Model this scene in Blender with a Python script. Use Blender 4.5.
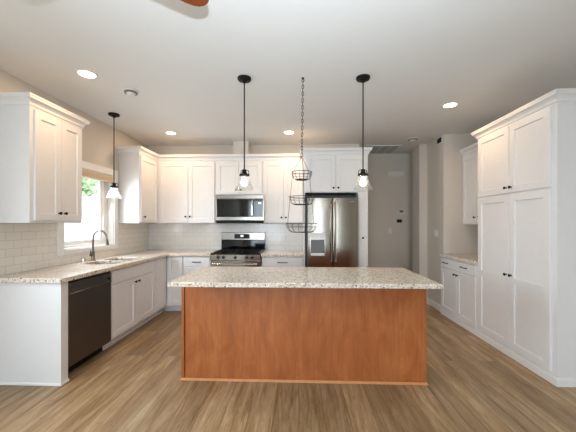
import bpy, bmesh, math, random
from mathutils import Vector, Matrix
random.seed(7)
for o in list(bpy.data.objects): bpy.data.objects.remove(o)
S = bpy.context.scene
COL = S.collection

# ------------------------------------------------------------------ camera
cd = bpy.data.cameras.new('camera'); cam = bpy.data.objects.new('camera', cd); COL.objects.link(cam)
cd.sensor_width = 36; cd.lens = 295 / 576 * 36; cd.shift_y = 7.5 / 576; cd.clip_start = .02
cam.location = (0, 0, 1.374); cam.rotation_euler = (math.radians(90), 0, math.radians(2.097))
S.camera = cam

# ------------------------------------------------------------------ world, lamps, exposure
W = bpy.data.worlds.new('sky'); S.world = W; W.use_nodes = True
W.node_tree.nodes['Background'].inputs[0].default_value = (.86, .93, 1, 1)
W.node_tree.nodes['Background'].inputs[1].default_value = 3.3
S.view_settings.view_transform = 'Standard'; S.view_settings.look = 'None'
S.view_settings.gamma = 1; S.view_settings.exposure = 0.72; S.view_settings.use_curve_mapping = False

def area(name, loc, rot, sx, sy, power, color, spread=math.pi):
    l = bpy.data.lights.new(name, 'AREA'); l.shape = 'RECTANGLE'; l.size = sx; l.size_y = sy
    l.energy = power; l.color = color; l.spread = spread
    o = bpy.data.objects.new(name, l); o.location = loc; o.rotation_euler = rot; COL.objects.link(o); return o
R90 = math.pi / 2
# daylight through the two tall windows of the rear wall, and the kitchen window
for wx, ww, pw in ((-1.5, 1.5, 32), (.72, .56, 15)):
    area('daylight_and_fill', (wx, -3.93, 1.35), (R90, 0, 0), ww, 2.1, pw, (.67, .845, 1))
area('daylight_and_fill', (-2.70, 3.66, 1.56), (0, -math.radians(72), 0), .95, .85, 9, (.76, .89, 1), math.radians(150))
area('daylight_and_fill', (-2.70, 1.0, 1.56), (0, -math.radians(62), 0), .95, 1.5, 15, (.70, .86, 1), math.radians(150))  # added side fill at an unseen opening, brightens the pantry fronts
# photographer's flash just above the camera, bounced off the ceiling
fl = bpy.data.lights.new('flash', 'SPOT'); fl.energy = 185; fl.color = (.75, .885, 1); fl.shadow_soft_size = .025
fl.spot_size = math.radians(112); fl.spot_blend = 1
fo = bpy.data.objects.new('flash', fl); fo.location = (.03, -.10, 1.56); fo.rotation_euler = (math.radians(147), 0, 0); COL.objects.link(fo)
CAN_POWER = 4.0; CAN_COLOR = (1, .64, .36)

# ------------------------------------------------------------------ materials
def lin(c):
    return tuple(((x / 255) / 12.92 if x / 255 <= .04045 else ((x / 255 + .055) / 1.055) ** 2.4) for x in c) + (1,)
class Nodes:
    def __init__(s, name):
        s.m = bpy.data.materials.new(name); s.m.use_nodes = True; s.t = s.m.node_tree
        s.b = s.t.nodes['Principled BSDF']; s.out = s.t.nodes['Material Output']
    def n(s, kind, **kw):
        n = s.t.nodes.new(kind)
        for k, v in kw.items():
            if k[0] == '_': setattr(n, k[1:], v)
            else:
                k = int(k[1:]) if k[0] == 'i' and k[1:].isdigit() else k.replace('_', ' ')
                n.inputs[k].default_value = v
        return n
    def l(s, a, b): s.t.links.new(a, b)
    def coord(s): return s.n('ShaderNodeTexCoord').outputs['Object']
    def geo(s): return s.n('ShaderNodeNewGeometry').outputs['Position']
    def ramp(s, src, pts):
        r = s.n('ShaderNodeValToRGB'); e = r.color_ramp.elements
        while len(e) < len(pts): e.new(.5)
        for q, (p, c) in zip(e, pts): q.position = p; q.color = c
        s.l(src, r.inputs[0]); return r.outputs[0]
    def mix(s, f, a, b, mode='MIX'):
        m = s.n('ShaderNodeMix', _data_type='RGBA', _blend_type=mode)
        for i, v in ((0, f), (6, a), (7, b)):
            if hasattr(v, 'links'): s.l(v, m.inputs[i])
            else: m.inputs[i].default_value = v
        return m.outputs[2]
    def bump(s, h, strength, dist=.002):
        b = s.n('ShaderNodeBump', Strength=strength, Distance=dist); s.l(h, b.inputs['Height']); s.l(b.outputs[0], s.b.inputs['Normal'])
def plain(name, rgb, rough=.5, metal=0., noise=.03, spec=None):
    """one colour with a faint procedural mottling"""
    k = Nodes(name); t = k.n('ShaderNodeTexNoise', Scale=14., Detail=3.); k.l(k.geo(), t.inputs['Vector'])
    c = lin(rgb); hi = tuple(min(1, x * (1 + noise)) for x in c[:3]) + (1,); lo = tuple(x * (1 - noise) for x in c[:3]) + (1,)
    k.l(k.ramp(t.outputs[0], [(.3, lo), (.7, hi)]), k.b.inputs['Base Color'])
    k.b.inputs['Roughness'].default_value = rough; k.b.inputs['Metallic'].default_value = metal
    if spec is not None: k.b.inputs['Specular IOR Level'].default_value = spec
    return k.m
def emit(name, rgb, strength):
    k = Nodes(name); k.b.inputs['Base Color'].default_value = lin(rgb); k.b.inputs['Emission Color'].default_value = lin(rgb)
    k.b.inputs['Emission Strength'].default_value = strength; return k.m
def wallpaint(name, rgb):
    k = Nodes(name); t = k.n('ShaderNodeTexNoise', Scale=160., Detail=2.); k.l(k.geo(), t.inputs['Vector'])
    k.b.inputs['Base Color'].default_value = lin(rgb); k.b.inputs['Roughness'].default_value = .75
    k.bump(t.outputs[0], .12, .001); return k.m
def floor_mat():
    k = Nodes('oak plank floor'); p = k.n('ShaderNodeSeparateXYZ'); k.l(k.geo(), p.inputs[0])
    v = k.n('ShaderNodeCombineXYZ'); k.l(p.outputs[1], v.inputs[0]); k.l(p.outputs[0], v.inputs[1])
    br = k.n('ShaderNodeTexBrick', Scale=1., Mortar_Size=.0016, Mortar_Smooth=.2, Brick_Width=1.85, Row_Height=.18)
    br.offset = .37; br.offset_frequency = 2
    br.inputs['Color1'].default_value = (0, 0, 0, 1); br.inputs['Color2'].default_value = (1, 1, 1, 1); br.inputs['Mortar'].default_value = (.5, .5, .5, 1)
    k.l(v.outputs[0], br.inputs['Vector'])
    # long grain streaks, shifted per plank
    sh = k.n('ShaderNodeVectorMath', _operation='MULTIPLY_ADD'); sh.inputs[1].default_value = (7, 3, 0)
    k.l(br.outputs['Color'], sh.inputs[0])
    mp = k.n('ShaderNodeVectorMath', _operation='MULTIPLY'); mp.inputs[1].default_value = (1.6, 17, 1); k.l(v.outputs[0], mp.inputs[0]); k.l(mp.outputs[0], sh.inputs[2])
    g = k.n('ShaderNodeTexNoise', Scale=1., Detail=7., Roughness=.62, Distortion=.7); k.l(sh.outputs[0], g.inputs['Vector'])
    mp2 = k.n('ShaderNodeVectorMath', _operation='MULTIPLY'); mp2.inputs[1].default_value = (6, 90, 1); k.l(v.outputs[0], mp2.inputs[0])
    g2 = k.n('ShaderNodeTexNoise', Scale=1., Detail=3.); k.l(mp2.outputs[0], g2.inputs['Vector'])
    col = k.ramp(g.outputs[0], [(.28, lin((136, 109, 77))), (.44, lin((172, 144, 108))), (.58, lin((193, 169, 135))), (.74, lin((214, 199, 174)))])
    tone = k.ramp(br.outputs['Color'], [(0, lin((206, 199, 189))), (1, lin((250, 243, 233)))])
    col = k.mix(1., col, tone, 'MULTIPLY')
    fine = k.ramp(g2.outputs[0], [(.36, (.72, .69, .65, 1)), (.6, (1, 1, 1, 1))])
    col = k.mix(.55, col, fine, 'MULTIPLY')
    mp3 = k.n('ShaderNodeVectorMath', _operation='MULTIPLY_ADD'); mp3.inputs[1].default_value = (9, 38, 1); k.l(v.outputs[0], mp3.inputs[0]); k.l(sh.outputs[0], mp3.inputs[2])
    g3 = k.n('ShaderNodeTexNoise', Scale=1., Detail=4., Roughness=.7, Distortion=1.4); k.l(mp3.outputs[0], g3.inputs['Vector'])
    spots = k.ramp(g3.outputs[0], [(.30, (.58, .53, .48, 1)), (.44, (1, 1, 1, 1))])
    col = k.mix(.8, col, spots, 'MULTIPLY')
    col = k.mix(br.outputs['Fac'], col, lin((104, 82, 58)))
    k.l(col, k.b.inputs['Base Color']); k.b.inputs['Roughness'].default_value = .42
    k.bump(g2.outputs[0], .15, .001); return k.m
def wood_mat():
    k = Nodes('stained maple'); m = k.n('ShaderNodeVectorMath', _operation='MULTIPLY'); m.inputs[1].default_value = (3.2, 3.2, 1.1); k.l(k.geo(), m.inputs[0])
    g = k.n('ShaderNodeTexNoise', Scale=1.9, Detail=8., Roughness=.68, Distortion=1.1); k.l(m.outputs[0], g.inputs['Vector'])
    m2 = k.n('ShaderNodeVectorMath', _operation='MULTIPLY'); m2.inputs[1].default_value = (60, 60, 3); k.l(k.geo(), m2.inputs[0])
    g2 = k.n('ShaderNodeTexNoise', Scale=1., Detail=4.); k.l(m2.outputs[0], g2.inputs['Vector'])
    c = k.ramp(g.outputs[0], [(.3, lin((158, 88, 42))), (.5, lin((176, 102, 52))), (.7, lin((192, 118, 66)))])
    f = k.ramp(g2.outputs[0], [(.35, (.8, .76, .72, 1)), (.62, (1, 1, 1, 1))])
    k.l(k.mix(.6, c, f, 'MULTIPLY'), k.b.inputs['Base Color']); k.b.inputs['Roughness'].default_value = .38; return k.m
def granite_mat():
    k = Nodes('speckled granite'); P = k.geo()
    n1 = k.n('ShaderNodeTexNoise', Scale=48., Detail=6., Roughness=.7); k.l(P, n1.inputs['Vector'])
    c = k.ramp(n1.outputs[0], [(.33, lin((182, 158, 132))), (.45, lin((208, 192, 172))), (.58, lin((226, 217, 204))), (.7, lin((200, 184, 165)))])
    v = k.n('ShaderNodeTexVoronoi', Scale=95., Randomness=1.); k.l(P, v.inputs['Vector'])
    sp = k.n('ShaderNodeSeparateColor'); k.l(v.outputs['Color'], sp.inputs[0])
    dark = k.ramp(sp.outputs[0], [(.0, (1, 1, 1, 1)), (.075, (1, 1, 1, 1)), (.085, (0, 0, 0, 1))])
    c = k.mix(dark, c, lin((88, 76, 68)))
    v2 = k.n('ShaderNodeTexVoronoi', Scale=170., Randomness=1.); k.l(P, v2.inputs['Vector'])
    sp2 = k.n('ShaderNodeSeparateColor'); k.l(v2.outputs['Color'], sp2.inputs[0])
    wh = k.ramp(sp2.outputs[1], [(.0, (1, 1, 1, 1)), (.22, (1, 1, 1, 1)), (.24, (0, 0, 0, 1))])
    c = k.mix(wh, c, lin((244, 240, 232)))
    k.l(c, k.b.inputs['Base Color']); k.b.inputs['Roughness'].default_value = .16; return k.m
def tile_mat(name, axis, tile, grout):
    k = Nodes(name); p = k.n('ShaderNodeSeparateXYZ'); k.l(k.geo(), p.inputs[0])
    v = k.n('ShaderNodeCombineXYZ'); k.l(p.outputs[axis], v.inputs[0]); 
    ad = k.n('ShaderNodeMath', _operation='ADD'); ad.inputs[1].default_value = -.914; k.l(p.outputs[2], ad.inputs[0]); k.l(ad.outputs[0], v.inputs[1])
    br = k.n('ShaderNodeTexBrick', Scale=1., Mortar_Size=.0016, Mortar_Smooth=.3, Brick_Width=.155, Row_Height=.0765); br.offset = .5
    c = lin(tile); br.inputs['Color1'].default_value = c; br.inputs['Color2'].default_value = tuple(x * .95 for x in c[:3]) + (1,); br.inputs['Mortar'].default_value = lin(grout)
    k.l(v.outputs[0], br.inputs['Vector']); k.l(br.outputs['Color'], k.b.inputs['Base Color'])
    k.b.inputs['Roughness'].default_value = .14
    inv = k.n('ShaderNodeMath', _operation='SUBTRACT'); inv.inputs[0].default_value = 1; k.l(br.outputs['Fac'], inv.inputs[1]); k.bump(inv.outputs[0], .5, .0015)
    return k.m
def steel_mat(name, rgb, rough, axis=2):
    k = Nodes(name); m = k.n('ShaderNodeVectorMath', _operation='MULTIPLY'); s = [3., 3., 3.]; s[axis] = 300.; m.inputs[1].default_value = s; k.l(k.geo(), m.inputs[0])
    t = k.n('ShaderNodeTexNoise', Scale=1., Detail=2.); k.l(m.outputs[0], t.inputs['Vector'])
    c = lin(rgb); k.l(k.ramp(t.outputs[0], [(.3, tuple(x * .93 for x in c[:3]) + (1,)), (.7, c)]), k.b.inputs['Base Color'])
    k.b.inputs['Metallic'].default_value = 1; k.b.inputs['Roughness'].default_value = rough; return k.m
def glass_mat(name, gloss=.12, tint=(1, 1, 1), milk=0):
    k = Nodes(name); tr = k.n('ShaderNodeBsdfTransparent'); tr.inputs[0].default_value = tint + (1,)
    gl = k.n('ShaderNodeBsdfGlossy'); gl.inputs['Roughness'].default_value = .02
    fr = k.n('ShaderNodeLayerWeight', Blend=.5); mx = k.n('ShaderNodeMixShader')
    if milk:
        df = k.n('ShaderNodeBsdfTranslucent'); m2 = k.n('ShaderNodeMixShader'); m2.inputs[0].default_value = milk
        k.l(tr.outputs[0], m2.inputs[1]); k.l(df.outputs[0], m2.inputs[2]); tr = m2
    pw = k.n('ShaderNodeMath', _operation='POWER'); pw.inputs[1].default_value = 3.; k.l(fr.outputs['Facing'], pw.inputs[0])
    ad = k.n('ShaderNodeMath', _operation='MULTIPLY_ADD'); ad.inputs[1].default_value = .35; ad.inputs[2].default_value = gloss; k.l(pw.outputs[0], ad.inputs[0])
    k.l(ad.outputs[0], mx.inputs[0]); k.l(tr.outputs[0], mx.inputs[1]); k.l(gl.outputs[0], mx.inputs[2]); k.l(mx.outputs[0], k.out.inputs[0]); return k.m
def weave_mat(rgb):
    k = Nodes('woven shade cloth'); w = k.n('ShaderNodeTexWave', Scale=90., Distortion=2., _bands_direction='Z'); k.l(k.geo(), w.inputs['Vector'])
    c = lin(rgb); k.l(k.ramp(w.outputs[1], [(.2, tuple(x * .8 for x in c[:3]) + (1,)), (.8, c)]), k.b.inputs['Base Color']); k.b.inputs['Roughness'].default_value = .9; return k.m
def leaf_mat():
    k = Nodes('leaves'); t = k.n('ShaderNodeTexNoise', Scale=3., Detail=4.); k.l(k.geo(), t.inputs['Vector'])
    k.l(k.ramp(t.outputs[0], [(.35, lin((128, 158, 116))), (.65, lin((170, 194, 150)))]), k.b.inputs['Base Color']); k.b.inputs['Roughness'].default_value = .7; return k.m

M = dict(
    white=plain('white cabinet paint', (232, 231, 230), .38, noise=.01),
    trim=plain('white trim paint', (236, 235, 232), .4, noise=.01),
    wall=wallpaint('greige wall paint', (214, 207, 196)),
    ceil=wallpaint('white ceiling paint', (230, 230, 228)),
    floor=floor_mat(), wood=wood_mat(), granite=granite_mat(),
    tileL=tile_mat('cream subway tile on the window side', 1, (236, 232, 224), (196, 189, 178)),
    tileB=tile_mat('cream subway tile on the range side', 0, (228, 224, 217), (196, 190, 182)),
    steel=steel_mat('brushed stainless steel', (158, 153, 147), .2, 2),
    steelv=steel_mat('brushed stainless steel door', (160, 152, 141), .18, 0),
    chrome=plain('polished chrome', (212, 210, 206), .08, 1., .01),
    nickel=plain('dark brushed nickel', (128, 118, 108), .25, 1., .02),
    darksteel=steel_mat('black stainless steel', (112, 109, 106), .36, 2),
    black=plain('matte black metal', (11, 10, 10), .5, 0., .05, .25),
    iron=plain('dark iron wire', (44, 42, 40), .5, .4, .05),
    glossblack=plain('black glass', (10, 10, 11), .06, 0., .02),
    darkgrey=plain('dark grey plastic', (42, 41, 41), .45, 0., .03),
    plastic=plain('white plastic', (226, 225, 221), .4, 0., .01),
    greyplastic=plain('grey plastic', (112, 114, 115), .45, 0., .02),
    fan=plain('orange wood fan blade', (128, 58, 18), .4, 0., .08),
    bronze=plain('bronze metal', (66, 52, 42), .4, .7, .03),
    glass=glass_mat('clear pendant glass', .09, milk=.09), pane=glass_mat('window glass', .02),
    woodhighlight=plain('wood with highlight tone', (206, 142, 88), .4, 0., .08), sinksteel=plain('satin sink steel', (112, 106, 99), .3, 1., .03),
    midgrey=plain('mid grey enamel', (176, 176, 174), .5, 0., .02),
    lamp=emit('lit lamp lens', (255, 236, 208), 9.), bulb=emit('lit bulb', (255, 244, 228), 5.),
    digits=emit('lit display digits', (225, 240, 255), 1.5),
    shade=weave_mat((222, 202, 172)), leaf=leaf_mat(), bark=plain('bark', (96, 80, 66), .9, 0., .2),
    ground=plain('pale gravel', (200, 200, 194), .9, 0., .1), navy=plain('dark blue plastic', (38, 42, 70), .4, 0., .02),
)

# ------------------------------------------------------------------ mesh helpers
ORG = {}
class MB:
    """collects shapes in world coordinates and links them as one mesh"""
    def __init__(s): s.bm = bmesh.new()
    def box(s, x0, x1, y0, y1, z0, z1, bev=0., seg=1):
        x0, x1 = sorted((x0, x1)); y0, y1 = sorted((y0, y1)); z0, z1 = sorted((z0, z1))
        r = bmesh.ops.create_cube(s.bm, size=1, matrix=Matrix.Translation(((x0 + x1) / 2, (y0 + y1) / 2, (z0 + z1) / 2)) @ Matrix.Diagonal((x1 - x0, y1 - y0, z1 - z0, 1)))
        if bev:
            ed = list({e for v in r['verts'] for e in v.link_edges})
            bmesh.ops.bevel(s.bm, geom=ed, offset=bev, segments=seg, affect='EDGES', profile=.5)
        return s
    def ring(s, c, ax, r, n):
        ax = ax.normalized(); a = ax.orthogonal().normalized(); b = ax.cross(a)
        return [s.bm.verts.new(c + a * (r * math.cos(2 * math.pi * i / n)) + b * (r * math.sin(2 * math.pi * i / n))) for i in range(n)]
    def skin(s, rings, cap0=True, cap1=True):
        for A, B in zip(rings, rings[1:]):
            n = len(A)
            for i in range(n): s.bm.faces.new((A[i], A[(i + 1) % n], B[(i + 1) % n], B[i]))
        if cap0: s.bm.faces.new(list(reversed(rings[0])))
        if cap1: s.bm.faces.new(rings[-1])
    def lathe(s, base, ax, prof, n=20, cap0=True, cap1=True):
        """prof: list of (distance along the axis, radius)"""
        base = Vector(base); ax = Vector(ax).normalized(); a = ax.orthogonal().normalized(); b = ax.cross(a)
        rings = [[s.bm.verts.new(base + ax * h + (a * math.cos(2 * math.pi * i / n) + b * math.sin(2 * math.pi * i / n)) * max(r, 1e-4)) for i in range(n)] for h, r in prof]
        s.skin(rings, cap0, cap1); return s
    def cyl(s, a, b, r, n=12, r2=None):
        a, b = Vector(a), Vector(b); return s.lathe(a, b - a, [(0, r), ((b - a).length, r if r2 is None else r2)], n)
    def tube(s, pts, r, n=8, closed=False):
        pts = [Vector(p) for p in pts]; rs = r if isinstance(r, (list, tuple)) else [r] * len(pts); N = len(pts); rings = []; up = None
        for i, p in enumerate(pts):
            if closed: d = pts[(i + 1) % N] - pts[i - 1]
            else: d = pts[min(i + 1, N - 1)] - pts[max(i - 1, 0)]
            d.normalize()
            a = d.orthogonal().normalized() if up is None else (up - d * up.dot(d)).normalized()
            up = a; b = d.cross(a)
            rings.append([s.bm.verts.new(p + (a * math.cos(2 * math.pi * k / n) + b * math.sin(2 * math.pi * k / n)) * rs[i]) for k in range(n)])
        if closed: s.skin(rings + [rings[0]], False, False)
        else: s.skin(rings)
        return s
    def cells(s, xs, ys, z0, z1, keep, mapf=lambda x, y, z: (x, y, z), bev=0., seg=2):
        """solid plate made of the grid cells for which keep(i, j) holds"""
        V = {}
        def v(i, j, z):
            if (i, j, z) not in V: V[i, j, z] = s.bm.verts.new(mapf(xs[i], ys[j], z))
            return V[i, j, z]
        K = lambda i, j: 0 <= i < len(xs) - 1 and 0 <= j < len(ys) - 1 and keep(i, j)
        for i in range(len(xs) - 1):
            for j in range(len(ys) - 1):
                if not K(i, j): continue
                for z in (z0, z1): s.bm.faces.new((v(i, j, z), v(i + 1, j, z), v(i + 1, j + 1, z), v(i, j + 1, z)))
                for di, dj, a, b in ((-1, 0, (i, j), (i, j + 1)), (1, 0, (i + 1, j), (i + 1, j + 1)), (0, -1, (i, j), (i + 1, j)), (0, 1, (i, j + 1), (i + 1, j + 1))):
                    if not K(i + di, j + dj): s.bm.faces.new((v(*a, z0), v(*b, z0), v(*b, z1), v(*a, z1)))
        if bev:
            bmesh.ops.recalc_face_normals(s.bm, faces=s.bm.faces[:])
            ed = [e for e in s.bm.edges if len(e.link_faces) == 2 and e.calc_face_angle() > 1 ]
            bmesh.ops.bevel(s.bm, geom=ed, offset=bev, segments=seg, affect='EDGES', profile=.5)
        return s
    def sweep(s, path, prof, side=1):
        """profile (out, z) along a 2-D path; out goes to the left of travel for side=1"""
        P = [Vector(p) for p in path]; rings = []
        for i, p in enumerate(P):
            ns = []
            if i > 0: d = (P[i] - P[i - 1]).normalized(); ns.append(Vector((-d.y, d.x)) * side)
            if i < len(P) - 1: d = (P[i + 1] - P[i]).normalized(); ns.append(Vector((-d.y, d.x)) * side)
            m = sum(ns, Vector((0, 0))).normalized(); m = m / max(.2, m.dot(ns[0]))
            rings.append([s.bm.verts.new((p.x + m.x * o, p.y + m.y * o, z)) for o, z in prof])
        s.skin(rings); return s
    def build(s, name, mat, parent=None, smooth=False):
        bmesh.ops.recalc_face_normals(s.bm, faces=s.bm.faces[:])
        if parent: org = ORG[parent]
        else:
            vs = [v.co for v in s.bm.verts]
            lo = Vector([min(v[i] for v in vs) for i in range(3)]); hi = Vector([max(v[i] for v in vs) for i in range(3)])
            org = Vector(((lo.x + hi.x) / 2, (lo.y + hi.y) / 2, lo.z))
        bmesh.ops.translate(s.bm, verts=s.bm.verts[:], vec=-org)
        me = bpy.data.meshes.new(name); s.bm.to_mesh(me); s.bm.free(); me.materials.append(M[mat] if isinstance(mat, str) else mat)
        if smooth:
            me.polygons.foreach_set('use_smooth', [True] * len(me.polygons))
            try: me.set_sharp_from_angle(angle=math.radians(35))
            except Exception: pass
        o = bpy.data.objects.new(name, me); COL.objects.link(o); ORG[o] = org
        if parent: o.parent = parent
        else: o.location = org
        return o
def thing(name, label, cat, loc, group=None):
    o = bpy.data.objects.new(name, None); COL.objects.link(o); o.location = loc; ORG[o] = Vector(loc); o.empty_display_size = .1
    o['label'] = label; o['category'] = cat
    if group: o['group'] = group
    return o
def tag(o, label, cat, group=None):
    o['label'] = label; o['category'] = cat
    if group: o['group'] = group
    return o
def struct(o): o['kind'] = 'structure'; return o
def copy_tree(o, parent=None):
    c = o.copy(); COL.objects.link(c)
    if parent: c.parent = parent
    for ch in list(o.children): copy_tree(ch, c)
    return c

# local frames: u along the front, v up, w outwards from the plane
def F(face, plane):
    if face == 'E': return lambda u, v, w: (plane + w, u, v)
    if face == 'W': return lambda u, v, w: (plane - w, u, v)
    return lambda u, v, w: (u, plane - w, v)
def AX(face): return {'E': (1, 0, 0), 'W': (-1, 0, 0), 'S': (0, -1, 0)}[face]
def fbox(mb, f, u0, u1, v0, v1, w0, w1, bev=0.):
    a, b = f(u0, v0, w0), f(u1, v1, w1); return mb.box(a[0], b[0], a[1], b[1], a[2], b[2], bev)
def loops(mb, f, rects):
    """nested rectangles (u0,u1,v0,v1,w) joined into a skin, first and last capped"""
    R = [[mb.bm.verts.new(f(u, v, w)) for u, v in ((u0, v0), (u1, v0), (u1, v1), (u0, v1))] for u0, u1, v0, v1, w in rects]
    mb.skin(R); return mb
def shaker(f, u0, u1, v0, v1, parent, name='door', fr=.062, t=.02, mat='white'):
    mb = MB(); b = .0025; d = .011
    def rc(i, w): return (u0 + i, u1 - i, v0 + i, v1 - i, w)
    loops(mb, f, [rc(0, 0), rc(0, t - b), rc(b, t), rc(fr, t), rc(fr + .004, t - d), ])
    return mb.build(name, mat, parent)
def slab(f, u0, u1, v0, v1, parent, name='drawer_front', t=.02, mat='white'):
    mb = MB(); b = .003
    loops(mb, f, [(u0, u1, v0, v1, 0), (u0, u1, v0, v1, t - b), (u0 + b, u1 - b, v0 + b, v1 - b, t)])
    return mb.build(name, mat, parent)
def knob(f, face, u, v, parent, t=.02):
    mb = MB(); mb.lathe(f(u, v, t), AX(face), [(0, .008), (.003, .008), (.004, .0055), (.014, .0055), (.018, .0135), (.022, .0155), (.026, .0145), (.029, .010)], 14)
    return mb.build('knob', 'black', parent, True)
def pull(f, face, u, v, parent, L=.13, t=.02, mat='black'):
    mb = MB(); pts = []
    for i in range(9):
        q = i / 8; pts.append(f(u - L / 2 + L * q, v, t + .006 + .024 * math.sin(math.pi * (.12 + .76 * q))))
    mb.tube(pts, [.0075, .006, .0055, .0055, .0055, .0055, .0055, .006, .0075], 8)
    for sg in (-1, 1): mb.cyl(f(u + sg * L * .46, v, t), f(u + sg * L * .46, v, t + .016), .0065, 10)
    return mb.build('pull', mat, parent, True)
CROWN = [(0, 0), (.006, 0), (.006, .012), (.016, .020), (.020, .040), (.034, .058), (.052, .070), (.052, .088), (.058, .090), (.058, .104), (0, .104)]
def crown(path, z, parent, side=1, name='crown_molding'):
    mb = MB(); mb.sweep(path, [(o, z + h) for o, h in CROWN], side); return mb.build(name, 'white', parent)

# ------------------------------------------------------------------ the room
LW, RW, BY, CZ, RY = -2.645, 2.82, 5.10, 2.74, -4.0
struct(MB().box(LW - .1, 3.4, RY - .1, 6.0, -.06, 0).build('floor', 'floor'))
struct(MB().box(LW - .12, 3.4, RY - .1, 6.0, CZ, CZ + .1).build('ceiling', 'ceil'))
# left wall with the kitchen window opening and an unseen one added for side fill
WY0, WY1, WZ0, WZ1 = 3.215, 4.115, 1.075, 2.05
mb = MB(); mb.cells([RY, .22, 1.78, WY0, WY1, BY + .12], [0, WZ0, WZ1, CZ], LW - .14, LW, lambda i, j: not (i in (1, 3) and j == 1), lambda a, b, c: (c, a, b))
struct(mb.build('wall_left', 'wall'))
struct(MB().box(LW - .14, 1.04, BY, BY + .12, 0, CZ).build('wall_back', 'wall'))
struct(MB().box(RW, RW + .12, RY, 4.6, 0, CZ).build('wall_right', 'wall'))
mb = MB(); mb.box(2.215, 3.3, 4.60, 5.18, 0, CZ); struct(mb.build('wall_niche', 'wall'))
struct(MB().box(2.085, 3.3, 5.1803, 5.50, 0, CZ).build('wall_return', 'wall'))
struct(MB().box(.92, 3.4, 5.85, 5.97, 0, CZ).build('wall_hall', 'wall'))
struct(MB().box(.92, 1.04, BY + .121, 5.85, 0, CZ).build('wall_hall_left', 'wall'))
struct(MB().box(3.3, 3.4, 5.50, 5.85, 0, CZ).build('wall_hall_right', 'wall'))
# rear wall behind the camera with two tall windows
mb = MB(); wx = [LW - .14, -2.28, -.72, 0.42, 1.02, RW + .12]
mb.cells(wx, [0, .3, 2.4, CZ], RY - .14, RY, lambda i, j: not (i in (1, 3) and j == 1), lambda a, b, c: (a, c, b))
struct(mb.build('wall_rear', 'wall'))

# kitchen window: vinyl slider, casing, pane
def window(name):
    w = struct(MB().box(LW - .135, LW - .075, WY0, WY0 + .04, WZ0, WZ1).box(LW - .135, LW - .075, WY1 - .04, WY1, WZ0, WZ1)
               .box(LW - .135, LW - .075, WY0 + .04, WY1 - .04, WZ0, WZ0 + .045).box(LW - .135, LW - .075, WY0 + .04, WY1 - .04, WZ1 - .045, WZ1).build(name, 'trim'))
    ym = 3.985
    for (a, b, x) in ((WY0 + .04, ym + .03, -.118), (ym - .03, WY1 - .04, -.092)):
        m = MB(); z0, z1 = WZ0 + .046, WZ1 - .046; x0, x1 = LW + x - .012, LW + x + .012
        m.box(x0, x1, a, a + .05, z0, z1, .003).box(x0, x1, b - .05, b, z0, z1, .003).box(x0, x1, a + .05, b - .05, z0, z0 + .045, .003).box(x0, x1, a + .05, b - .05, z1 - .045, z1, .003)
        sa = m.build('sash', 'trim', w)
        MB().box(LW + x - .002, LW + x + .002, a + .05, b - .05, z0 + .045, z1 - .045).build('pane', 'pane', sa)
    return w
window('window_1')
mb = MB(); c = .088
mb.box(LW, LW + .02, WY0 - c, WY0, WZ0 - .06, WZ1 + c, .003).box(LW, LW + .02, WY1, WY1 + c, WZ0 - .06, WZ1 + c, .003)
mb.box(LW, LW + .021, WY0, WY1, WZ1, WZ1 + c, .003).box(LW, LW + .021, WY0, WY1, WZ0 - .06, WZ0, .003)
mb.box(LW - .08, LW + .0, WY0, WY0 + .012, WZ0, WZ1).box(LW - .08, LW, WY1 - .012, WY1, WZ0, WZ1).box(LW - .08, LW, WY0 + .012, WY1 - .012, WZ0, WZ0 + .012).box(LW - .08, LW, WY0 + .012, WY1 - .012, WZ1 - .012, WZ1)
struct(mb.build('trim_1', 'trim'))

# baseboards
BB = [(0, 0), (.016, 0), (.016, .012), (.014, .085), (.008, .10), (0, .10)]
def base(name, path, side): struct(MB().sweep(path, BB, side).build(name, 'trim'))
base('baseboard_return', [(2.085, 5.50), (2.085, 5.18), (2.215, 5.18), (2.215, 4.605)], -1)
base('baseboard_hall', [(1.04, 5.85), (3.3, 5.85)], -1)
base('baseboard_left', [(LW, RY), (LW, 2.425)], -1)
base('baseboard_right', [(RW, 2.52), (RW, RY)], -1)

# tile
mb = MB(); mb.cells([2.38, WY0 - c - .002, WY1 + c + .002, BY - .0015], [.9145, WZ0 - .062, 1.374], LW + .0015, LW + .0085, lambda i, j: not (i == 1 and j == 1), lambda a, b, q: (q, a, b))
tag(mb.build('tile_backsplash', 'tileL'), 'cream subway tile backsplash on the left wall around the window', 'backsplash')
mb = MB(); mb.box(LW + .0087, .07, BY - .0085, BY - .0015, .9145, 1.374)
mb.box(-1.34, -.58, BY - .0085, BY - .0015, .80, .9145)
tag(mb.build('tile_backsplash', 'tileB'), 'cream subway tile backsplash on the back wall behind the range', 'backsplash')

# ------------------------------------------------------------------ left run: base units
XF = -2.045                       # face of the carcasses; doors stand 20 mm proud
fE = F('E', XF)
t = thing('end_panel', 'white finished end panel closing the counter run beside the dishwasher', 'cabinet panel', (-2.3, 2.45, 0))
MB().box(LW + .001, -2.016, 2.43, 2.45, 0, .873, .001).build('panel', 'white', t)
MB().box(-2.06, -2.016, 2.4502, 2.508, 0, .873, .001).build('filler', 'white', t)
MB().sweep([(LW + .001, 2.43), (-2.016, 2.43), (-2.016, 2.508)], [(0, 0), (.011, 0), (.011, .010), (.006, .018), (0, .018)], -1).build('shoe_molding', 'trim', t)

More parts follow.
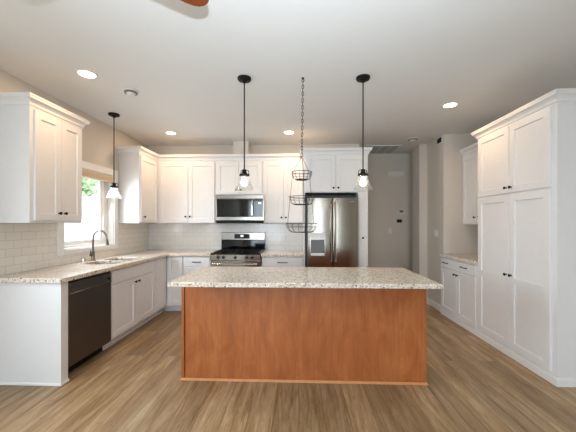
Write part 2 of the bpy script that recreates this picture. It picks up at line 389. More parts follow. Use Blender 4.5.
t = thing('dishwasher', 'black stainless dishwasher built in under the left counter', 'dishwasher', (-2.35, 2.82, 0))
MB().box(LW + .06, -2.07, 2.525, 3.112, .10, .862, .002).build('tub', 'black', t)
MB().box(-2.5, -2.12, 2.527, 3.110, .0, .0995).build('toe_kick', 'black', t)
d = MB().box(-2.0695, -2.022, 2.527, 3.11, .105, .745, .005, 2).build('door_panel', 'darksteel', t)
p = MB().box(-2.0695, -2.022, 2.527, 3.11, .748, .845, .005, 2).build('control_panel', 'darksteel', t)
MB().box(-2.0695, -2.03, 2.527, 3.11, .8455, .862).build('top_strip', 'black', t)
MB().box(-2.022, -2.006, 2.535, 3.10, .746, .760, .005, 2).build('handle', 'steel', t)
MB().cyl((-2.0225, 3.07, .79), (-2.019, 3.07, .79), .016, 16).build('badge', 'chrome', p)

def base_unit(label, loc, boxes, toe, name='base_cabinet'):
    t = thing(name, label, 'cabinet', loc)
    mb = MB()
    for b in boxes: mb.box(*b)
    mb.build('carcass', 'white', t)
    m = MB()
    for b in toe: m.box(*b)
    m.build('toe_kick', 'white', t)
    return t
t = base_unit('white two-door sink base cabinet with a false drawer front, under the window', (-2.35, 3.6, 0),
    [(LW + .001, XF, 3.116, 3.136, .10, .873), (LW + .001, XF, 4.085, 4.105, .10, .873), (LW + .001, XF - .02, 3.136, 4.085, .10, .12), (XF - .02, XF, 3.136, 4.085, .10, .125),
     (XF - .02, XF, 3.136, 4.085, .69, .873), (LW + .001, LW + .02, 3.136, 4.085, .12, .87)],
    [(-2.14, -2.125, 3.116, 4.105, 0, .0995), (-2.125, -2.112, 3.116, 4.105, 0, .02)])
slab(fE, 3.138, 4.085, .715, .858, t, 'false_drawer_front')
for a, b, kk in ((3.138, 3.610, 3.575), (3.613, 4.085, 3.648)):
    dd = shaker(fE, a, b, .118, .700, t); knob(fE, 'E', kk, .655, dd)
t = base_unit('white blind corner base unit where the two counters meet', (-2.35, 4.6, 0),
    [(LW + .001, XF, 4.1055, BY - .001, .10, .873), (XF, -1.7745, 4.48, BY - .001, .10, .873)],
    [(-2.14, -2.125, 4.1055, 4.575, 0, .0995), (-2.14, -1.7745, 4.575, 4.59, 0, .0995), (-2.125, -2.112, 4.1055, 4.575, 0, .02), (-2.125, -1.7745, 4.562, 4.575, 0, .02)])
slab(fE, 4.11, 4.455, .118, .858, t, 'filler_panel', t=.012)
fS = F('S', 4.48)
shaker(fS, -2.018, -1.785, .118, .858, t)
t = base_unit('white narrow drawer base cabinet left of the range', (-1.56, 4.8, 0), [(-1.7735, -1.352, 4.48, BY - .001, .10, .873)],
    [(-1.7735, -1.352, 4.575, 4.59, 0, .0995), (-1.7735, -1.352, 4.562, 4.575, 0, .02)])
dd = slab(fS, -1.762, -1.362, .715, .858, t); pull(fS, 'S', -1.56, .785, dd)
dd = shaker(fS, -1.762, -1.362, .118, .700, t); knob(fS, 'S', -1.40, .655, dd)
t = base_unit('white drawer base cabinet between range and refrigerator', (-.24, 4.8, 0), [(-.568, .066, 4.48, BY - .001, .10, .873)],
    [(-.568, .066, 4.575, 4.59, 0, .0995), (-.568, .066, 4.562, 4.575, 0, .02)])
dd = slab(fS, -.556, .056, .715, .858, t); pull(fS, 'S', -.245, .785, dd, .15)
for a, b, kk in ((-.556, -.252, -.287), (-.249, .056, -.214)):
    dd = shaker(fS, a, b, .118, .700, t); knob(fS, 'S', kk, .655, dd)

# worktops
KX, KY = -1.985, 4.435
SX0, SX1, SA, SB, SC, SD = -2.50, -2.095, 3.24, 3.56, 3.60, 3.96
mb = MB(); xs = [LW + .0015, SX0, SX1, KX, -1.346]; ys = [2.395, SA, SB, SC, SD, KY, BY - .0015]
def keep(i, j):
    if i == 3: return j == 5
    return not (i == 1 and j in (1, 3))
mb.cells(xs, ys, .8735, .914, keep, bev=.006)
tag(mb.build('worktop', 'granite'), 'speckled beige granite L-shaped worktop under the window with the sink cut in', 'countertop')
tag(MB().cells([-.574, .068], [KY, BY - .0015], .8735, .914, lambda i, j: True, bev=.006).build('worktop', 'granite'), 'short speckled granite worktop between range and refrigerator', 'countertop')

# sink
t = thing('sink', 'stainless double-bowl undermount sink below the window', 'sink', (-2.325, 3.6, .70))
def bowl(y0, y1):
    m = MB(); f = lambda u, v, w: (u, v, w); o = .012; x0, x1 = SX0 - o, SX1 + o; y0 -= o; y1 += o; z0, z1 = .70, .8725; i = .02; th = .003
    R = []
    for a, z in ((-0.004, z1), (th, z1), (th + .006, z0 + .03), (.035, z0 + th), (.12, z0 + th - .001)):
        R.append((x0 + a, x1 - a, y0 + a, y1 - a, z))
    R = [(x0 + .03, x1 - .03, y0 + .03, y1 - .03, z0), (x0, x1, y0, y1, z0 + .03)] + R
    loops(m, f, R)
    b = m.build('bowl', 'sinksteel', t); cx, cy = (x0 + x1) / 2, (y0 + y1) / 2
    MB().lathe((cx, cy, z0 + .0025), (0, 0, 1), [(0, .04), (.003, .04), (.004, .032), (.002, .028)], 18).build('drain', 'chrome', b, True)
bowl(SA, SB - .006); bowl(SC + .006, SD)
MB().box(SX0 - .002, SX1 + .002, SB - .004, SC + .004, .862, .8725, .002).build('divider', 'steel', t)
# faucet
fx, fy = -2.545, 3.56
t = thing('faucet', 'dark nickel pull-down gooseneck faucet behind the sink', 'faucet', (fx, fy, .914))
MB().lathe((fx, fy, .9142), (0, 0, 1), [(0, .030), (.006, .030), (.012, .024), (.03, .021), (.10, .019), (.115, .015), (.12, .013)], 18).build('body', 'nickel', t, True)
pts = [(fx, fy, 1.02), (fx, fy, 1.10), (fx, fy, 1.19)]
for i in range(1, 13):
    a = math.pi - i / 12 * math.pi * .90; pts.append((fx + .085 + .085 * math.cos(a), fy, 1.19 + .095 * math.sin(a)))
pts.append((pts[-1][0] + .006, fy, pts[-1][2] - .04))
MB().tube(pts, .0115, 10).build('spout', 'nickel', t, True)
q = Vector(pts[-1]); MB().lathe(q, (.15, 0, -1), [(0, .0125), (.01, .015), (.06, .018), (.075, .017)], 14).build('spray_head', 'nickel', t, True)
MB().cyl((fx, fy - .018, .985), (fx, fy - .048, .985), .012, 12).tube([(fx, fy - .044, .985), (fx + .01, fy - .055, 1.01), (fx + .02, fy - .068, 1.06)], [.009, .007, .006], 8).build('lever', 'nickel', t, True)
t = thing('soap_dispenser', 'short shiny metal cap on the counter left of the faucet', 'sink fitting', (-2.56, 3.42, .914))
MB().lathe((-2.56, 3.42, .9142), (0, 0, 1), [(0, .024), (.004, .024), (.006, .019), (.05, .019), (.058, .016), (.06, .01)], 16).build('cap', 'chrome', t, True)

# ------------------------------------------------------------------ range and microwave
fR = F('S', 4.46)
t = thing('range', 'stainless freestanding range with black glass oven and backguard', 'stove', (-.96, 4.75, 0))
x0, x1 = -1.340, -.580
MB().box(x0, x1, 4.46, BY - .025, .09, .905, .003).build('body', 'steel', t)
MB().box(x0 + .01, x1 - .01, 4.50, BY - .03, 0, .0895).build('base', 'black', t)
MB().box(x0, x1, 4.425, 5.03, .9055, .928, .006, 2).build('cooktop', 'glossblack', t)
for gx in (x0 + .04, x0 + .275, x0 + .51):
    m = MB(); w = .21
    m.box(gx, gx + .012, 4.47, 4.99, .9285, .944, .002).box(gx + w - .012, gx + w, 4.47, 4.99, .9285, .944, .002)
    for gy in (4.47, 4.60, 4.73, 4.86, 4.978): m.box(gx + .0125, gx + w - .0125, gy, gy + .012, .934, .944, .002)
    m.build('grate', 'black', t)
f2 = F('S', 4.4595)
p = MB(); loops(p, f2, [(x0, x1, .815, .905, 0), (x0, x1, .815, .905, .03), (x0 + .004, x1 - .004, .82, .9, .036)]); p = p.build('control_panel', 'steel', t)
for kx in (-1.221, -1.140, -.959, -.785, -.704):
    MB().lathe((kx, 4.4225, .862), (0, -1, 0), [(0, .024), (.006, .024), (.010, .019), (.030, .017), (.034, .013)], 16).build('knob', 'darkgrey', p, True)
p = MB(); loops(p, f2, [(x0 + .003, x1 - .003, .26, .808, 0), (x0 + .003, x1 - .003, .26, .808, .03), (x0 + .008, x1 - .008, .265, .803, .036)]); p = p.build('oven_door', 'steel', t)
MB().box(x0 + .09, x1 - .09, 4.4205, 4.4232, .36, .70).build('oven_window', 'glossblack', p)
m = MB(); m.tube([(x0 + .04, 4.385, .765), (x1 - .04, 4.385, .765)], .013, 12)
for hx in (x0 + .06, x1 - .06): m.cyl((hx, 4.4225, .765), (hx, 4.385, .765), .009, 10)
m.build('handle', 'chrome', p, True)
MB().box(x0 + .003, x1 - .003, 4.43, 4.4595, .10, .25, .004).build('drawer', 'steel', t)
g = MB().box(x0 + .008, x1 + .0, 5.032, 5.09, .9055, 1.09, .003).build('backguard', 'glossblack', t)
g2 = MB(); g2.box(x0 + .006, x1 + .002, 5.012, 5.089, 1.0905, 1.222, .008, 2); g2 = g2.build('control_hood', 'steel', t)
dp = MB().box(-1.10, -.84, 5.009, 5.0118, 1.115, 1.195).build('display', 'glossblack', g2)
MB().box(-.99, -.95, 5.0075, 5.0088, 1.15, 1.175).build('clock_digits', 'digits', dp)

t = thing('microwave', 'stainless over-the-range microwave with black glass door', 'microwave', (-.95, 4.9, 1.385))
x0, x1 = -1.338, -.560; my = 4.70
MB().box(x0, x1, my + .02, BY - .001, 1.395, 1.835, .003).build('body', 'steel', t)
MB().box(x0 + .01, x1 - .01, my + .03, BY - .02, 1.38, 1.3945).build('underside', 'black', t)
fM = F('S', my + .0195)
m = MB(); loops(m, fM, [(x0, x1, 1.772, 1.835, 0), (x0, x1, 1.772, 1.835, .017), (x0 + .004, x1 - .004, 1.776, 1.831, .02)]); m.build('vent_grille', 'steel', t)
m = MB(); loops(m, fM, [(x0, -.700, 1.425, 1.770, 0), (x0, -.700, 1.425, 1.770, .019), (x0 + .004, -.704, 1.429, 1.766, .022)]); dr = m.build('door', 'steel', t)
MB().box(x0 + .022, -.703, my - .005, my - .0028, 1.478, 1.765).build('door_glass', 'glossblack', dr)
m = MB(); m.tube([(-.742, my - .0065, 1.49), (-.742, my - .04, 1.51), (-.742, my - .046, 1.62), (-.742, my - .04, 1.735), (-.742, my - .0065, 1.755)], .0135, 10); m.build('handle', 'chrome', dr, True)
cp = MB().box(-.698, x1, my - .002, my + .0193, 1.425, 1.770, .003).build('control_panel', 'steel', t)
pn = MB().box(-.695, x1 - .012, my - .005, my - .0022, 1.478, 1.765).build('keypad', 'glossblack', cp)
MB().box(-.645, -.605, my - .0065, my - .0052, 1.69, 1.712).build('clock_digits', 'digits', pn)
MB().box(x0, x1, my + .002, my + .0193, 1.395, 1.4235, .002).build('bottom_rail', 'black', t)

# ------------------------------------------------------------------ refrigerator and its surround
t = thing('refrigerator', 'stainless french-door refrigerator with a water dispenser', 'refrigerator', (.48, 4.75, 0))
x0, x1 = .098, .862
MB().box(x0, x1 - .012, 4.41, BY - .03, .03, 1.795, .004).build('body', 'darkgrey', t)
def fdoor(a, b, z0, z1, name):
    m = MB(); f = F('S', 4.4085); n = 10; R = []
    for u0, u1, w in ((a, b, 0), (a, b, .055), (a + .004, b - .004, .068)):
        bot = [m.bm.verts.new(f(u0 + (u1 - u0) * i / n, z0, w + (.0035 * math.sin(math.pi * i / n) if w else 0))) for i in range(n + 1)]
        top = [m.bm.verts.new(f(u0 + (u1 - u0) * (n - i) / n, z1, w + (.0035 * math.sin(math.pi * i / n) if w else 0))) for i in range(n + 1)]
        R.append(bot + top)
    m.skin(R[:-1] + [R[-1]], True, False)
    A, B = R[-1][:n + 1], R[-1][n + 1:][::-1]
    for i in range(n): m.bm.faces.new((A[i], A[i + 1], B[i + 1], B[i]))
    return m.build(name, 'steelv', t, True)
L = fdoor(.128, .495, .72, 1.748, 'door'); Rr = fdoor(.503, .862, .72, 1.748, 'door')
fdoor(.128, .862, .06, .712, 'freezer_drawer')
for hx, par in ((.470, L), (.528, Rr)):
    m = MB(); m.tube([(hx, 4.335, 1.68), (hx, 4.285, 1.655), (hx, 4.278, 1.3), (hx, 4.285, .82), (hx, 4.335, .80)], .0125, 10); m.build('handle', 'chrome', par, True)
m = MB(); m.tube([(.20, 4.33, .66), (.22, 4.28, .66), (.77, 4.28, .66), (.79, 4.33, .66)], .0125, 10); m.build('drawer_handle', 'chrome', t, True)
dpn = MB().box(.155, .395, 4.325, 4.338, .90, 1.235, .006, 2).build('dispenser', 'steel', L)
MB().box(.160, .390, 4.321, 4.3245, 1.15, 1.225).build('dispenser_display', 'trim', dpn)
MB().box(.175, .375, 4.321, 4.3245, .945, 1.14).build('dispenser_recess', 'greyplastic', dpn)
m = MB(); m.box(.175, .375, 4.312, 4.3243, .905, .94, .004); m.build('drip_tray', 'trim', dpn)
MB().box(.745, .80, 4.3305, 4.3335, 1.685, 1.700).build('badge', 'chrome', Rr)
for a, b in ((.12, .20), (.77, .84)): MB().box(a, b, 4.38, 4.44, 1.7955, 1.806, .003).build('hinge_cover', 'black', t)
for lx in (.14, .80):
    for ly in (4.5, 5.0): MB().cyl((lx, ly, 0), (lx, ly, .0298), .02, 12).build('foot', 'black', t)

fK = F('S', 4.44)
t = thing('refrigerator_cabinet', 'white two-door cabinet above the refrigerator with its tall side panel', 'cabinet', (.55, 4.76, 0))
MB().box(.072, .092, 4.44, BY - .001, 0, 2.43).build('side_panel', 'white', t)
MB().box(.0925, .880, 4.44, BY - .001, 1.838, 2.43).build('carcass', 'white', t)
for a, b, kk in ((.100, .549, .515), (.553, .998, .587)):
    dd = shaker(fK, a, b, 1.85, 2.39, t); knob(fK, 'S', kk, 1.905, dd)
MB().box(.8805, 1.028, 4.44, BY - .001, 1.838, 2.43).build('carcass', 'white', t)
crown([(.072, 4.734), (.072, 4.44), (1.028, 4.44), (1.028, BY - .002)], 2.392, t, -1)
t = thing('broom_cabinet', 'white narrow tall pull-out cabinet right of the refrigerator', 'cabinet', (.955, 4.76, 0))
MB().box(.884, 1.028, 4.44, BY - .001, 0, 1.8375).build('carcass', 'white', t)
dd = slab(fK, .886, 1.026, .11, 1.825, t, 'door', .02); knob(fK, 'S', .95, 1.16, dd)

# ------------------------------------------------------------------ wall cabinets
fU = F('E', -2.335)
t = thing('wall_cabinet', 'white two-door wall cabinet hung left of the window', 'cabinet', (-2.49, 2.78, 1.374), 'white wall cabinets')
MB().box(LW + .001, -2.335, 2.475, 3.085, 1.378, 2.43, .001).build('carcass', 'white', t)
for a, b, kk in ((2.512, 2.797, 2.765), (2.80, 3.072, 2.833)):
    dd = shaker(fU, a, b, 1.40, 2.375, t); knob(fU, 'E', kk, 1.472, dd)
crown([(LW + .001, 2.475), (-2.335, 2.475), (-2.335, 3.085), (LW + .001, 3.085)], 2.384, t, -1)

UY = 4.79
fB = F('S', UY)
t = thing('wall_cabinet', 'white corner wall cabinet with a single side-facing door right of the window', 'cabinet', (-2.49, 4.7, 1.374), 'white wall cabinets')
MB().box(LW + .001, -2.335, 4.235, BY - .001, 1.378, 2.43, .001).build('carcass', 'white', t)
MB().box(-2.3345, -2.279, UY, BY - .001, 1.378, 2.43).build('filler', 'white', t)
dd = shaker(fU, 4.258, 4.765, 1.40, 2.375, t); knob(fU, 'E', 4.33, 1.475, dd)
t = thing('wall_cabinet', 'white two-door wall cabinet between the corner and the microwave', 'cabinet', (-1.82, 4.94, 1.374), 'white wall cabinets')
MB().box(-2.278, -1.364, UY, BY - .001, 1.378, 2.43).build('carcass', 'white', t)
for a, b, kk in ((-2.268, -1.817, -1.85), (-1.812, -1.376, -1.78)):
    dd = shaker(fB, a, b, 1.39, 2.375, t); knob(fB, 'S', kk, 1.487, dd)
t = thing('wall_cabinet', 'short white two-door wall cabinet above the microwave', 'cabinet', (-.97, 4.94, 1.838), 'white wall cabinets')
MB().box(-1.3635, -.5905, UY, BY - .001, 1.838, 2.43).build('carcass', 'white', t)
for a, b, kk in ((-1.350, -.980, -1.02), (-.974, -.602, -.94)):
    dd = shaker(fB, a, b, 1.852, 2.375, t); knob(fB, 'S', kk, 1.92, dd)
t = thing('wall_cabinet', 'white two-door wall cabinet between microwave and refrigerator', 'cabinet', (-.25, 4.94, 1.374), 'white wall cabinets')
MB().box(-.590, .0715, UY, BY - .001, 1.378, 2.43).build('carcass', 'white', t)
for a, b, kk in ((-.579, -.246, -.279), (-.241, .062, -.208)):
    dd = shaker(fB, a, b, 1.39, 2.375, t); knob(fB, 'S', kk, 1.470, dd)
tag(crown([(LW + .001, 4.235), (-2.335, 4.235), (-2.335, UY), (.012, UY)], 2.392, None, -1), 'white crown molding running along the corner and back wall cabinets', 'molding')
m = MB().box(-1.085, -.832, 4.85, BY - .001, 2.4305, CZ - .001)
tag(m.build('duct_chase', 'wall'), 'wall-coloured box chase rising from the cabinets to the ceiling', 'duct chase')

# ------------------------------------------------------------------ right side: pantry, niche base and wall cabinet
fP = F('W', 2.182)
t = thing('pantry_cabinet', 'tall white four-door pantry cabinet on the right', 'cabinet', (2.5, 3.12, 0))
MB().box(2.182, RW - .001, 2.575, 3.668, 0, 2.43, .001).build('carcass', 'white', t)
for a, b, kk in ((2.625, 3.118, 3.085), (3.124, 3.648, 3.157)):
    dd = shaker(fP, a, b, .095, 1.672, t, fr=.068); knob(fP, 'W', kk, .845, dd)
    # middle rail of the tall door
    m = MB(); fbox(m, fP, a + .066, b - .066, .755, .822, .008, .0195); m.build('rail', 'white', dd)
    dd = shaker(fP, a, b, 1.690, 2.385, t, fr=.068); knob(fP, 'W', kk, 1.745, dd)
crown([(RW - .001, 2.575), (2.182, 2.575), (2.182, 3.668), (2.48, 3.668)], 2.384, t, 1)
MB().sweep([(RW - .001, 2.575), (2.182, 2.575), (2.182, 3.668)], [(0, 0), (.014, 0), (.014, .055), (.008, .068), (0, .068)], 1).build('base_molding', 'trim', t)
t = thing('base_cabinet', 'white two-door base cabinet with a wide drawer, beyond the pantry', 'cabinet', (2.5, 4.13, 0))
MB().box(2.182, RW - .001, 3.669, 4.598, 0, .873).build('carcass', 'white', t)
dd = slab(fP, 3.705, 4.575, .730, .858, t)
for u in (3.945, 4.43): pull(fP, 'W', u, .795, dd, .14)
for a, b, kk in ((3.705, 4.132, 4.10), (4.138, 4.575, 4.172)):
    dd = shaker(fP, a, b, .085, .715, t); knob(fP, 'W', kk, .665, dd)
MB().sweep([(2.182, 3.669), (2.182, 4.598)], [(0, 0), (.014, 0), (.014, .055), (.008, .068), (0, .068)], 1).build('base_molding', 'trim', t)
tag(MB().cells([2.142, RW - .002], [3.67, 4.5985], .8735, .914, lambda i, j: True, bev=.006).build('worktop', 'granite'), 'short speckled granite worktop in the niche beyond the pantry', 'countertop')
fN = F('W', 2.51)
t = thing('wall_cabinet', 'white two-door wall cabinet above the niche counter on the right wall', 'cabinet', (2.66, 4.13, 1.36), 'white wall cabinets')
MB().box(2.51, RW - .001, 3.669, 4.598, 1.360, 2.43).build('carcass', 'white', t)
for a, b, kk in ((3.69, 4.225, 4.15), (4.23, 4.585, 4.262)):
    dd = shaker(fN, a, b, 1.374, 2.375, t); knob(fN, 'W', kk, 1.462, dd)
crown([(2.51, 3.73), (2.51, 4.598)], 2.392, t, 1)

# ------------------------------------------------------------------ island
t = thing('kitchen_island', 'long kitchen island with a stained orange-brown wood panel base', 'island', (.03, 2.7, 0))
ix0, ix1, iy0, iy1 = -1.032, 1.090, 2.562, 3.13
MB().box(ix0 + .025, ix1 - .02, iy0 + .022, iy1, 0, .869).build('base', 'wood', t)
for a, b in ((ix0, ix0 + .0245), (ix1 - .0195, ix1)):
    MB().box(a, b, iy0 - .004, iy1, 0, .869, .002).build('end_panel', 'wood', t)
MB().box(ix0 + .033, ix1 - .0205, iy0 - .002, iy0 + .0215, .0, .869, .001).build('back_panel', 'wood', t)
MB().sweep([(ix0, iy1), (ix0, iy0 - .004), (ix1, iy0 - .004), (ix1, iy1)], [(0, 0), (.011, 0), (.010, .008), (.006, .015), (0, .018)], -1).build('shoe_molding', 'woodhighlight', t)  # highlight along the molding is put into its paler wood colour
MB().box(ix0 + .02, ix1 - .02, iy1 + .0005, iy1 + .02, .11, .86, .002).build('cabinet_front', 'wood', t)
tag(MB().cells([-1.043, 1.104], [2.300, 3.165], .8695, .908, lambda i, j: True, bev=.008, seg=3).build('worktop', 'granite'), 'large speckled beige granite slab on the wood island', 'countertop')

# ------------------------------------------------------------------ pendants
def pendant(x, y):
    t = thing('pendant_light', 'x', 'lamp', (x, y, CZ), 'black rod pendants with clear glass shades')
    MB().lathe((x, y, CZ - .0005), (0, 0, -1), [(0, .064), (.014, .064), (.022, .058), (.026, .03), (.045, .012), (.05, .008)], 24).build('canopy', 'black', t, True)
    MB().cyl((x, y, CZ - .045), (x, y, 1.885), .0058, 10).build('rod', 'black', t, True)
    so = MB(); so.lathe((x, y, 1.885), (0, 0, -1), [(0, .008), (.008, .020), (.03, .022), (.04, .026), (.05, .018), (.075, .018)], 16)
    so.lathe((x, y, 1.838), (0, 0, -1), [(0, .024), (.001, .047), (.010, .049), (.016, .047), (.017, .036)], 20)
    so = so.build('socket', 'black', t, True)
    for k in range(3):
        a = 2.0944 * k + .5; cx, cy = math.cos(a), math.sin(a)
        MB().tube([(x + .018 * cx, y + .018 * cy, 1.878), (x + .040 * cx, y + .040 * cy, 1.875), (x + .043 * cx, y + .043 * cy, 1.86), (x + .043 * cx, y + .043 * cy, 1.836)], .0035, 6).build('bracket', 'black', so, True)
    g = MB(); pr = [(1.818, .036), (1.80, .038), (1.775, .048), (1.745, .063), (1.715, .078), (1.690, .088)]
    g.lathe((x, y, 0), (0, 0, 1), [(z, r) for z, r in pr] + [(1.6895, .0875), (1.6902, .0855)] + [(z + .002, r - .0025) for z, r in reversed(pr[:-1])], 28, False, False)
    g.build('glass_shade', 'glass', t, True)
    MB().lathe((x, y, 1.81), (0, 0, -1), [(0, .012), (.015, .013), (.03, .02), (.05, .029), (.065, .029), (.08, .021), (.088, .008)], 16).build('bulb', 'bulb', t, True)
    return t
p0 = pendant(-.511, 2.753); p0['label'] = 'black rod pendant with clear glass shade over the island, left of the hanging baskets'
for (x, y, lb) in ((.600, 2.78, 'black rod pendant with clear glass shade over the island, right of the hanging baskets'),
                   (-2.305, 3.60, 'black rod pendant with clear glass shade over the sink by the window')):
    c = copy_tree(p0); c.location = (x, y, CZ); c['label'] = lb

# ------------------------------------------------------------------ hanging baskets
bx, by = .028, 2.77
t = thing('hanging_basket', 'three-tier dark wire hanging basket on a chain above the island', 'hanging basket', (bx, by, CZ))
MB().lathe((bx + .01, by, CZ - .0005), (0, 0, -1), [(0, .012), (.006, .013), (.012, .006)], 14).tube([(bx + .01 + .012 * math.sin(a), by, CZ - .024 + .012 * math.cos(a)) for a in [i * .6 for i in range(0, 10)]], .003, 6).build('hook', 'black', t, True)
m = MB(); z = CZ - .036; zend = 2.0; n = 22; Lk = (z - zend) / n
for i in range(n):
    zc = z - Lk * (i + .5); pts = []
    for k in range(12):
        a = 2 * math.pi * k / 12; u = .0085 * math.cos(a); w = (Lk * .5 + .003) * math.sin(a)
        pts.append((bx + .010 * (1 - i / n) + (u if i % 2 else 0), by + (0 if i % 2 else u), zc + w))
    m.tube(pts, .0027, 6, True)
m.build('chain', 'iron', t, True)
def ringpts(r, z, n=28): return [(bx + r * math.cos(2 * math.pi * i / n), by + r * math.sin(2 * math.pi * i / n), z) for i in range(n)]
tiers = ((.094, 1.855, .070), (.118, 1.624, .072), (.146, 1.376, .084))
for r, zt, h in tiers:
    m = MB(); m.tube(ringpts(r, zt), .0032, 6, True); rb = r * .62
    m.tube(ringpts(rb, zt - h, 22), .0028, 6, True); m.tube(ringpts(r * .96, zt - h * .40), .0016, 5, True)
    for k in range(14):
        a = 2 * math.pi * k / 14; ca, sa = math.cos(a), math.sin(a)
        m.tube([(bx + q * ca, by + q * sa, zz) for q, zz in ((r, zt), (r * .98, zt - h * .4), (r * .86, zt - h * .8), (rb, zt - h), (rb * .5, zt - h), (.002, zt - h))], .0017, 5)
    m.tube(ringpts(rb * .55, zt - h, 18), .0016, 5, True)
    m.build('wire_basket', 'iron', t, True)
for k in range(3):
    a = 2.0944 * k + 2.75; ca, sa = math.cos(a), math.sin(a)
    pts = [(bx, by, 2.003)]
    for r, zt, h in tiers: pts.append((bx + r * ca, by + r * sa, zt))
    MB().tube(pts, .0019, 6).build('hanger_wire', 'iron', t, True)

# ------------------------------------------------------------------ ceiling fittings
def can(x, y):
    t = thing('recessed_light', 'x', 'ceiling light', (x, y, CZ), 'lit recessed ceiling lights')
    MB().lathe((x, y, CZ - .0005), (0, 0, -1), [(0, .088), (.004, .086), (.006, .070), (.003, .068), (.0, .068)], 32, False, False).build('trim_ring', 'plastic', t, True)
    MB().lathe((x, y, CZ - .0006), (0, 0, -1), [(0, .0675), (.0022, .0675)], 28).build('lens', 'lamp', t)
    l = bpy.data.lights.new('lamp', 'AREA'); l.shape = 'DISK'; l.size = .13; l.energy = CAN_POWER; l.color = CAN_COLOR
    o = bpy.data.objects.new('lamp', l); COL.objects.link(o); o.parent = t; o.location = (0, 0, -.010)
    return t
c0 = can(-1.934, 2.626); c0['label'] = 'lit recessed ceiling light nearest the left wall cabinet'
for x, y, lb in ((-1.928, 4.385, 'lit recessed ceiling light in front of the corner cabinets'), (-.147, 4.416, 'lit recessed ceiling light behind the hanging basket chain'), (1.742, 3.467, 'lit recessed ceiling light nearest the tall pantry')):
    c = copy_tree(c0); c.location = (x, y, CZ); c['label'] = lb
def detector(x, y, r, label):
    t = thing('smoke_detector', label, 'smoke detector', (x, y, CZ))
    MB().lathe((x, y, CZ - .0005), (0, 0, -1), [(0, r), (.010, r), (.013, r * .9)], 28).build('base', 'plastic', t, True)
    MB().lathe((x, y, CZ - .0136), (0, 0, -1), [(0, r * .86), (.012, r * .82)], 28).build('sensor_ring', 'greyplastic', t, True)
    MB().lathe((x, y, CZ - .0258), (0, 0, -1), [(0, r * .56), (.010, r * .54), (.018, r * .42), (.021, r * .2)], 28).build('cover', 'plastic', t, True)
detector(-1.729, 2.98, .075, 'round white smoke detector on the ceiling by the sink pendant')
detector(1.83, 4.82, .085, 'round white smoke detector on the ceiling at the hall entrance')
t = thing('return_grille', 'white louvred return air grille on the hall ceiling', 'air vent', (1.53, 5.5, CZ))
gx0, gx1, gy0, gy1 = 1.14, 1.80, 5.20, 5.80
m = MB(); m.box(gx0, gx1, gy0, gy0 + .03, CZ - .012, CZ - .0005).box(gx0, gx1, gy1 - .03, gy1, CZ - .012, CZ - .0005).box(gx0, gx0 + .03, gy0 + .03, gy1 - .03, CZ - .012, CZ - .0005).box(gx1 - .03, gx1, gy0 + .03, gy1 - .03, CZ - .012, CZ - .0005)
for q in (.25, .5, .75): xx = gx0 + (gx1 - gx0) * q; m.box(xx - .008, xx + .008, gy0 + .03, gy1 - .03, CZ - .011, CZ - .0005)
m.build('frame', 'plastic', t)
m = MB()
for i in range(17):
    y = gy0 + .04 + i * .0325; m.box(gx0 + .03, gx1 - .03, y, y + .019, CZ - .008, CZ - .003)
m.build('louvres', 'midgrey', t)

# ceiling fan (only a blade tip reaches into view)
hx, hy = -.82, 1.11
t = thing('ceiling_fan', 'ceiling fan with a rounded orange wood blade tip at the top of the picture', 'ceiling fan', (hx, hy, CZ))
MB().lathe((hx, hy, CZ - .0005), (0, 0, -1), [(0, .07), (.03, .065), (.05, .02), (.06, .013), (.18, .013)], 20).build('downrod', 'bronze', t, True)
MB().lathe((hx, hy, CZ - .18), (0, 0, -1), [(0, .03), (.01, .09), (.05, .11), (.10, .10), (.13, .06), (.14, .02)], 24).build('motor', 'bronze', t, True)
for k in range(3):
    a = math.radians(39 + 120 * k); m = MB(); d = Vector((math.cos(a), math.sin(a), 0)); n = Vector((-d.y, d.x, 0)); out = []
    prof = [(.13, .045), (.2, .055), (.3, .063), (.40, .066), (.44, .062), (.465, .050), (.482, .030), (.488, .010)]
    up = [(s, w) for s, w in prof]; ol = up + [(s, -w) for s, w in reversed(up)]
    top = [m.bm.verts.new(Vector((hx, hy, 2.455)) + d * s + n * w) for s, w in ol]; bot = [m.bm.verts.new(Vector((hx, hy, 2.446)) + d * s + n * w) for s, w in ol]
    m.skin([bot, top]); bl = m.build('blade', 'fan', t)
    m = MB(); p = Vector((hx, hy, 2.457)); q0 = p + d * .09; q1 = p + d * .19
    m.tube([q0 + Vector((0, 0, .02)), p + d * .13 + Vector((0, 0, .006)), q1], .010, 8); m.build('blade_iron', 'bronze', t, True)

# ------------------------------------------------------------------ wall fittings on the right and in the hall
def plate(name, label, cat, face, plane, u, v, w, h, parts, mat='plastic', d=.006):
    f = F(face, plane); t = thing(name, label, cat, f(u, v - h / 2, 0))
    m = MB(); loops(m, f, [(u - w / 2, u + w / 2, v - h / 2, v + h / 2, .0003), (u - w / 2, u + w / 2, v - h / 2, v + h / 2, d * .6), (u - w / 2 + .004, u + w / 2 - .004, v - h / 2 + .004, v + h / 2 - .004, d)])
    m.build('plate', mat, t)
    for nm, mm, du, dv, pw, ph, pd in parts:
        m = MB(); loops(m, f, [(u + du - pw / 2, u + du + pw / 2, v + dv - ph / 2, v + dv + ph / 2, d + .0002), (u + du - pw / 2, u + du + pw / 2, v + dv - ph / 2, v + dv + ph / 2, d + pd)])
        m.build(nm, mm, t)
    return t
plate('light_switch', 'white double switch plate on the wall stub before the niche', 'light switch', 'W', 2.215, 4.85, 1.221, .118, .118, [('rocker', 'trim', -.025, 0, .034, .068, .004), ('rocker', 'trim', .025, 0, .034, .068, .004)])
plate('alarm_sensor', 'small black square device with white surround high on the wall stub', 'sensor', 'W', 2.215, 4.715, 2.675, .19, .115, [('sensor_face', 'black', 0, 0, .115, .07, .012)])
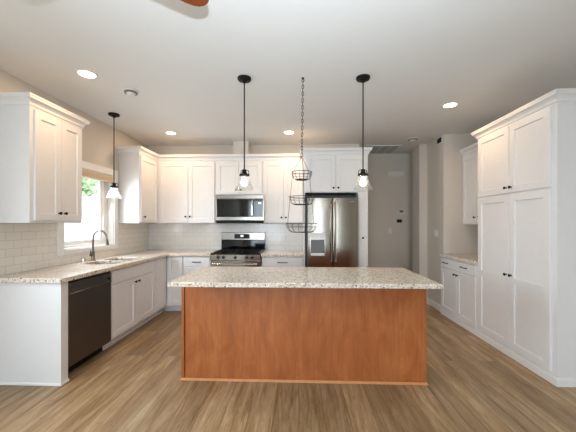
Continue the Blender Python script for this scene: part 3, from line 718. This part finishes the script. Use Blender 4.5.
plate('thermostat', 'white square thermostat on the hall wall', 'thermostat', 'S', 5.85, 2.0, 1.598, .115, .10, [('display', 'greyplastic', 0, .012, .07, .045, .002)], d=.02)
plate('alarm_keypad', 'dark blue keypad on the hall wall below the thermostat', 'keypad', 'S', 5.85, 1.965, 1.424, .095, .065, [('button_panel', 'black', -.022, 0, .034, .045, .003), ('button_panel', 'black', .022, 0, .034, .045, .003)], 'navy', .02)
plate('light_switch', 'white single switch plate on the hall wall', 'light switch', 'S', 5.85, 1.786, 1.236, .075, .118, [('rocker', 'trim', 0, 0, .034, .068, .004)])
plate('wall_register', 'white air register high on the hall wall', 'air vent', 'S', 5.85, 1.90, 2.345, .32, .10, [('louvre', 'trim', 0, z, .28, .008, .006) for z in (-.03, -.015, 0, .015, .03)], 'plastic', .008)
plate('wall_outlet', 'white outlet plate on the tile right of the range', 'outlet', 'S', BY - .0087, -.27, 1.12, .075, .115, [('socket', 'trim', 0, -.022, .034, .03, .002), ('socket', 'trim', 0, .022, .034, .03, .002)])

# roman shade at the window head
t = thing('window_shade', 'tan woven shade folded up at the head of the kitchen window', 'window shade', (LW, 3.66, 1.96))
MB().box(LW - .05, LW + .004, WY0 + .014, WY1 - .014, 2.012, WZ1 - .013, .003).build('headrail', 'shade', t)
for i in range(3):
    m = MB(); zt = 2.011 - i * .019
    m.box(LW - .052 + i * .002, LW + .006 + i * .005, WY0 + .016, WY1 - .016, zt - .018, zt, .006, 2); m.build('fold', 'shade', t)

# ------------------------------------------------------------------ outside the window
struct(MB().box(-60, LW - .15, -20, 70, -.45, -.40).build('ground', 'ground'))
m = MB(); m.sweep([(-10.2, 6), (-10.6, 14), (-10.4, 26)], [(-2.2, -.41), (2.2, -.41), (1.2, 1.6), (.2, 2.75), (-.9, 2.1)], 1)
struct(m.build('ground_bank', 'ground'))
def tree(x, y, h, r, seed):
    rnd = random.Random(seed); t = thing('tree', 'leafy green tree outside the kitchen window', 'tree', (x, y, -.4))
    MB().tube([(x, y, -.4), (x + .1, y, h * .4), (x, y + .1, h * .8)], [.18, .13, .06], 10).build('trunk', 'bark', t, True)
    m = MB(); cz = h * .72
    for i in range(1500):
        d = Vector((rnd.gauss(0, 1), rnd.gauss(0, 1), rnd.gauss(0, 1))).normalized() * (r * rnd.random() ** .4)
        c = Vector((x, y, cz)) + Vector((d.x, d.y, d.z * 1.1)); a = Vector((rnd.gauss(0, 1), rnd.gauss(0, 1), rnd.gauss(0, 1))).normalized(); b = a.orthogonal().normalized(); s = rnd.uniform(.12, .26)
        m.bm.faces.new([m.bm.verts.new(c + q) for q in (a * s, b * s * .5, -a * s, -b * s * .5)])
    m.build('foliage', 'leaf', t)
tree(-12.7, 16.6, 5.55, 1.15, 3)
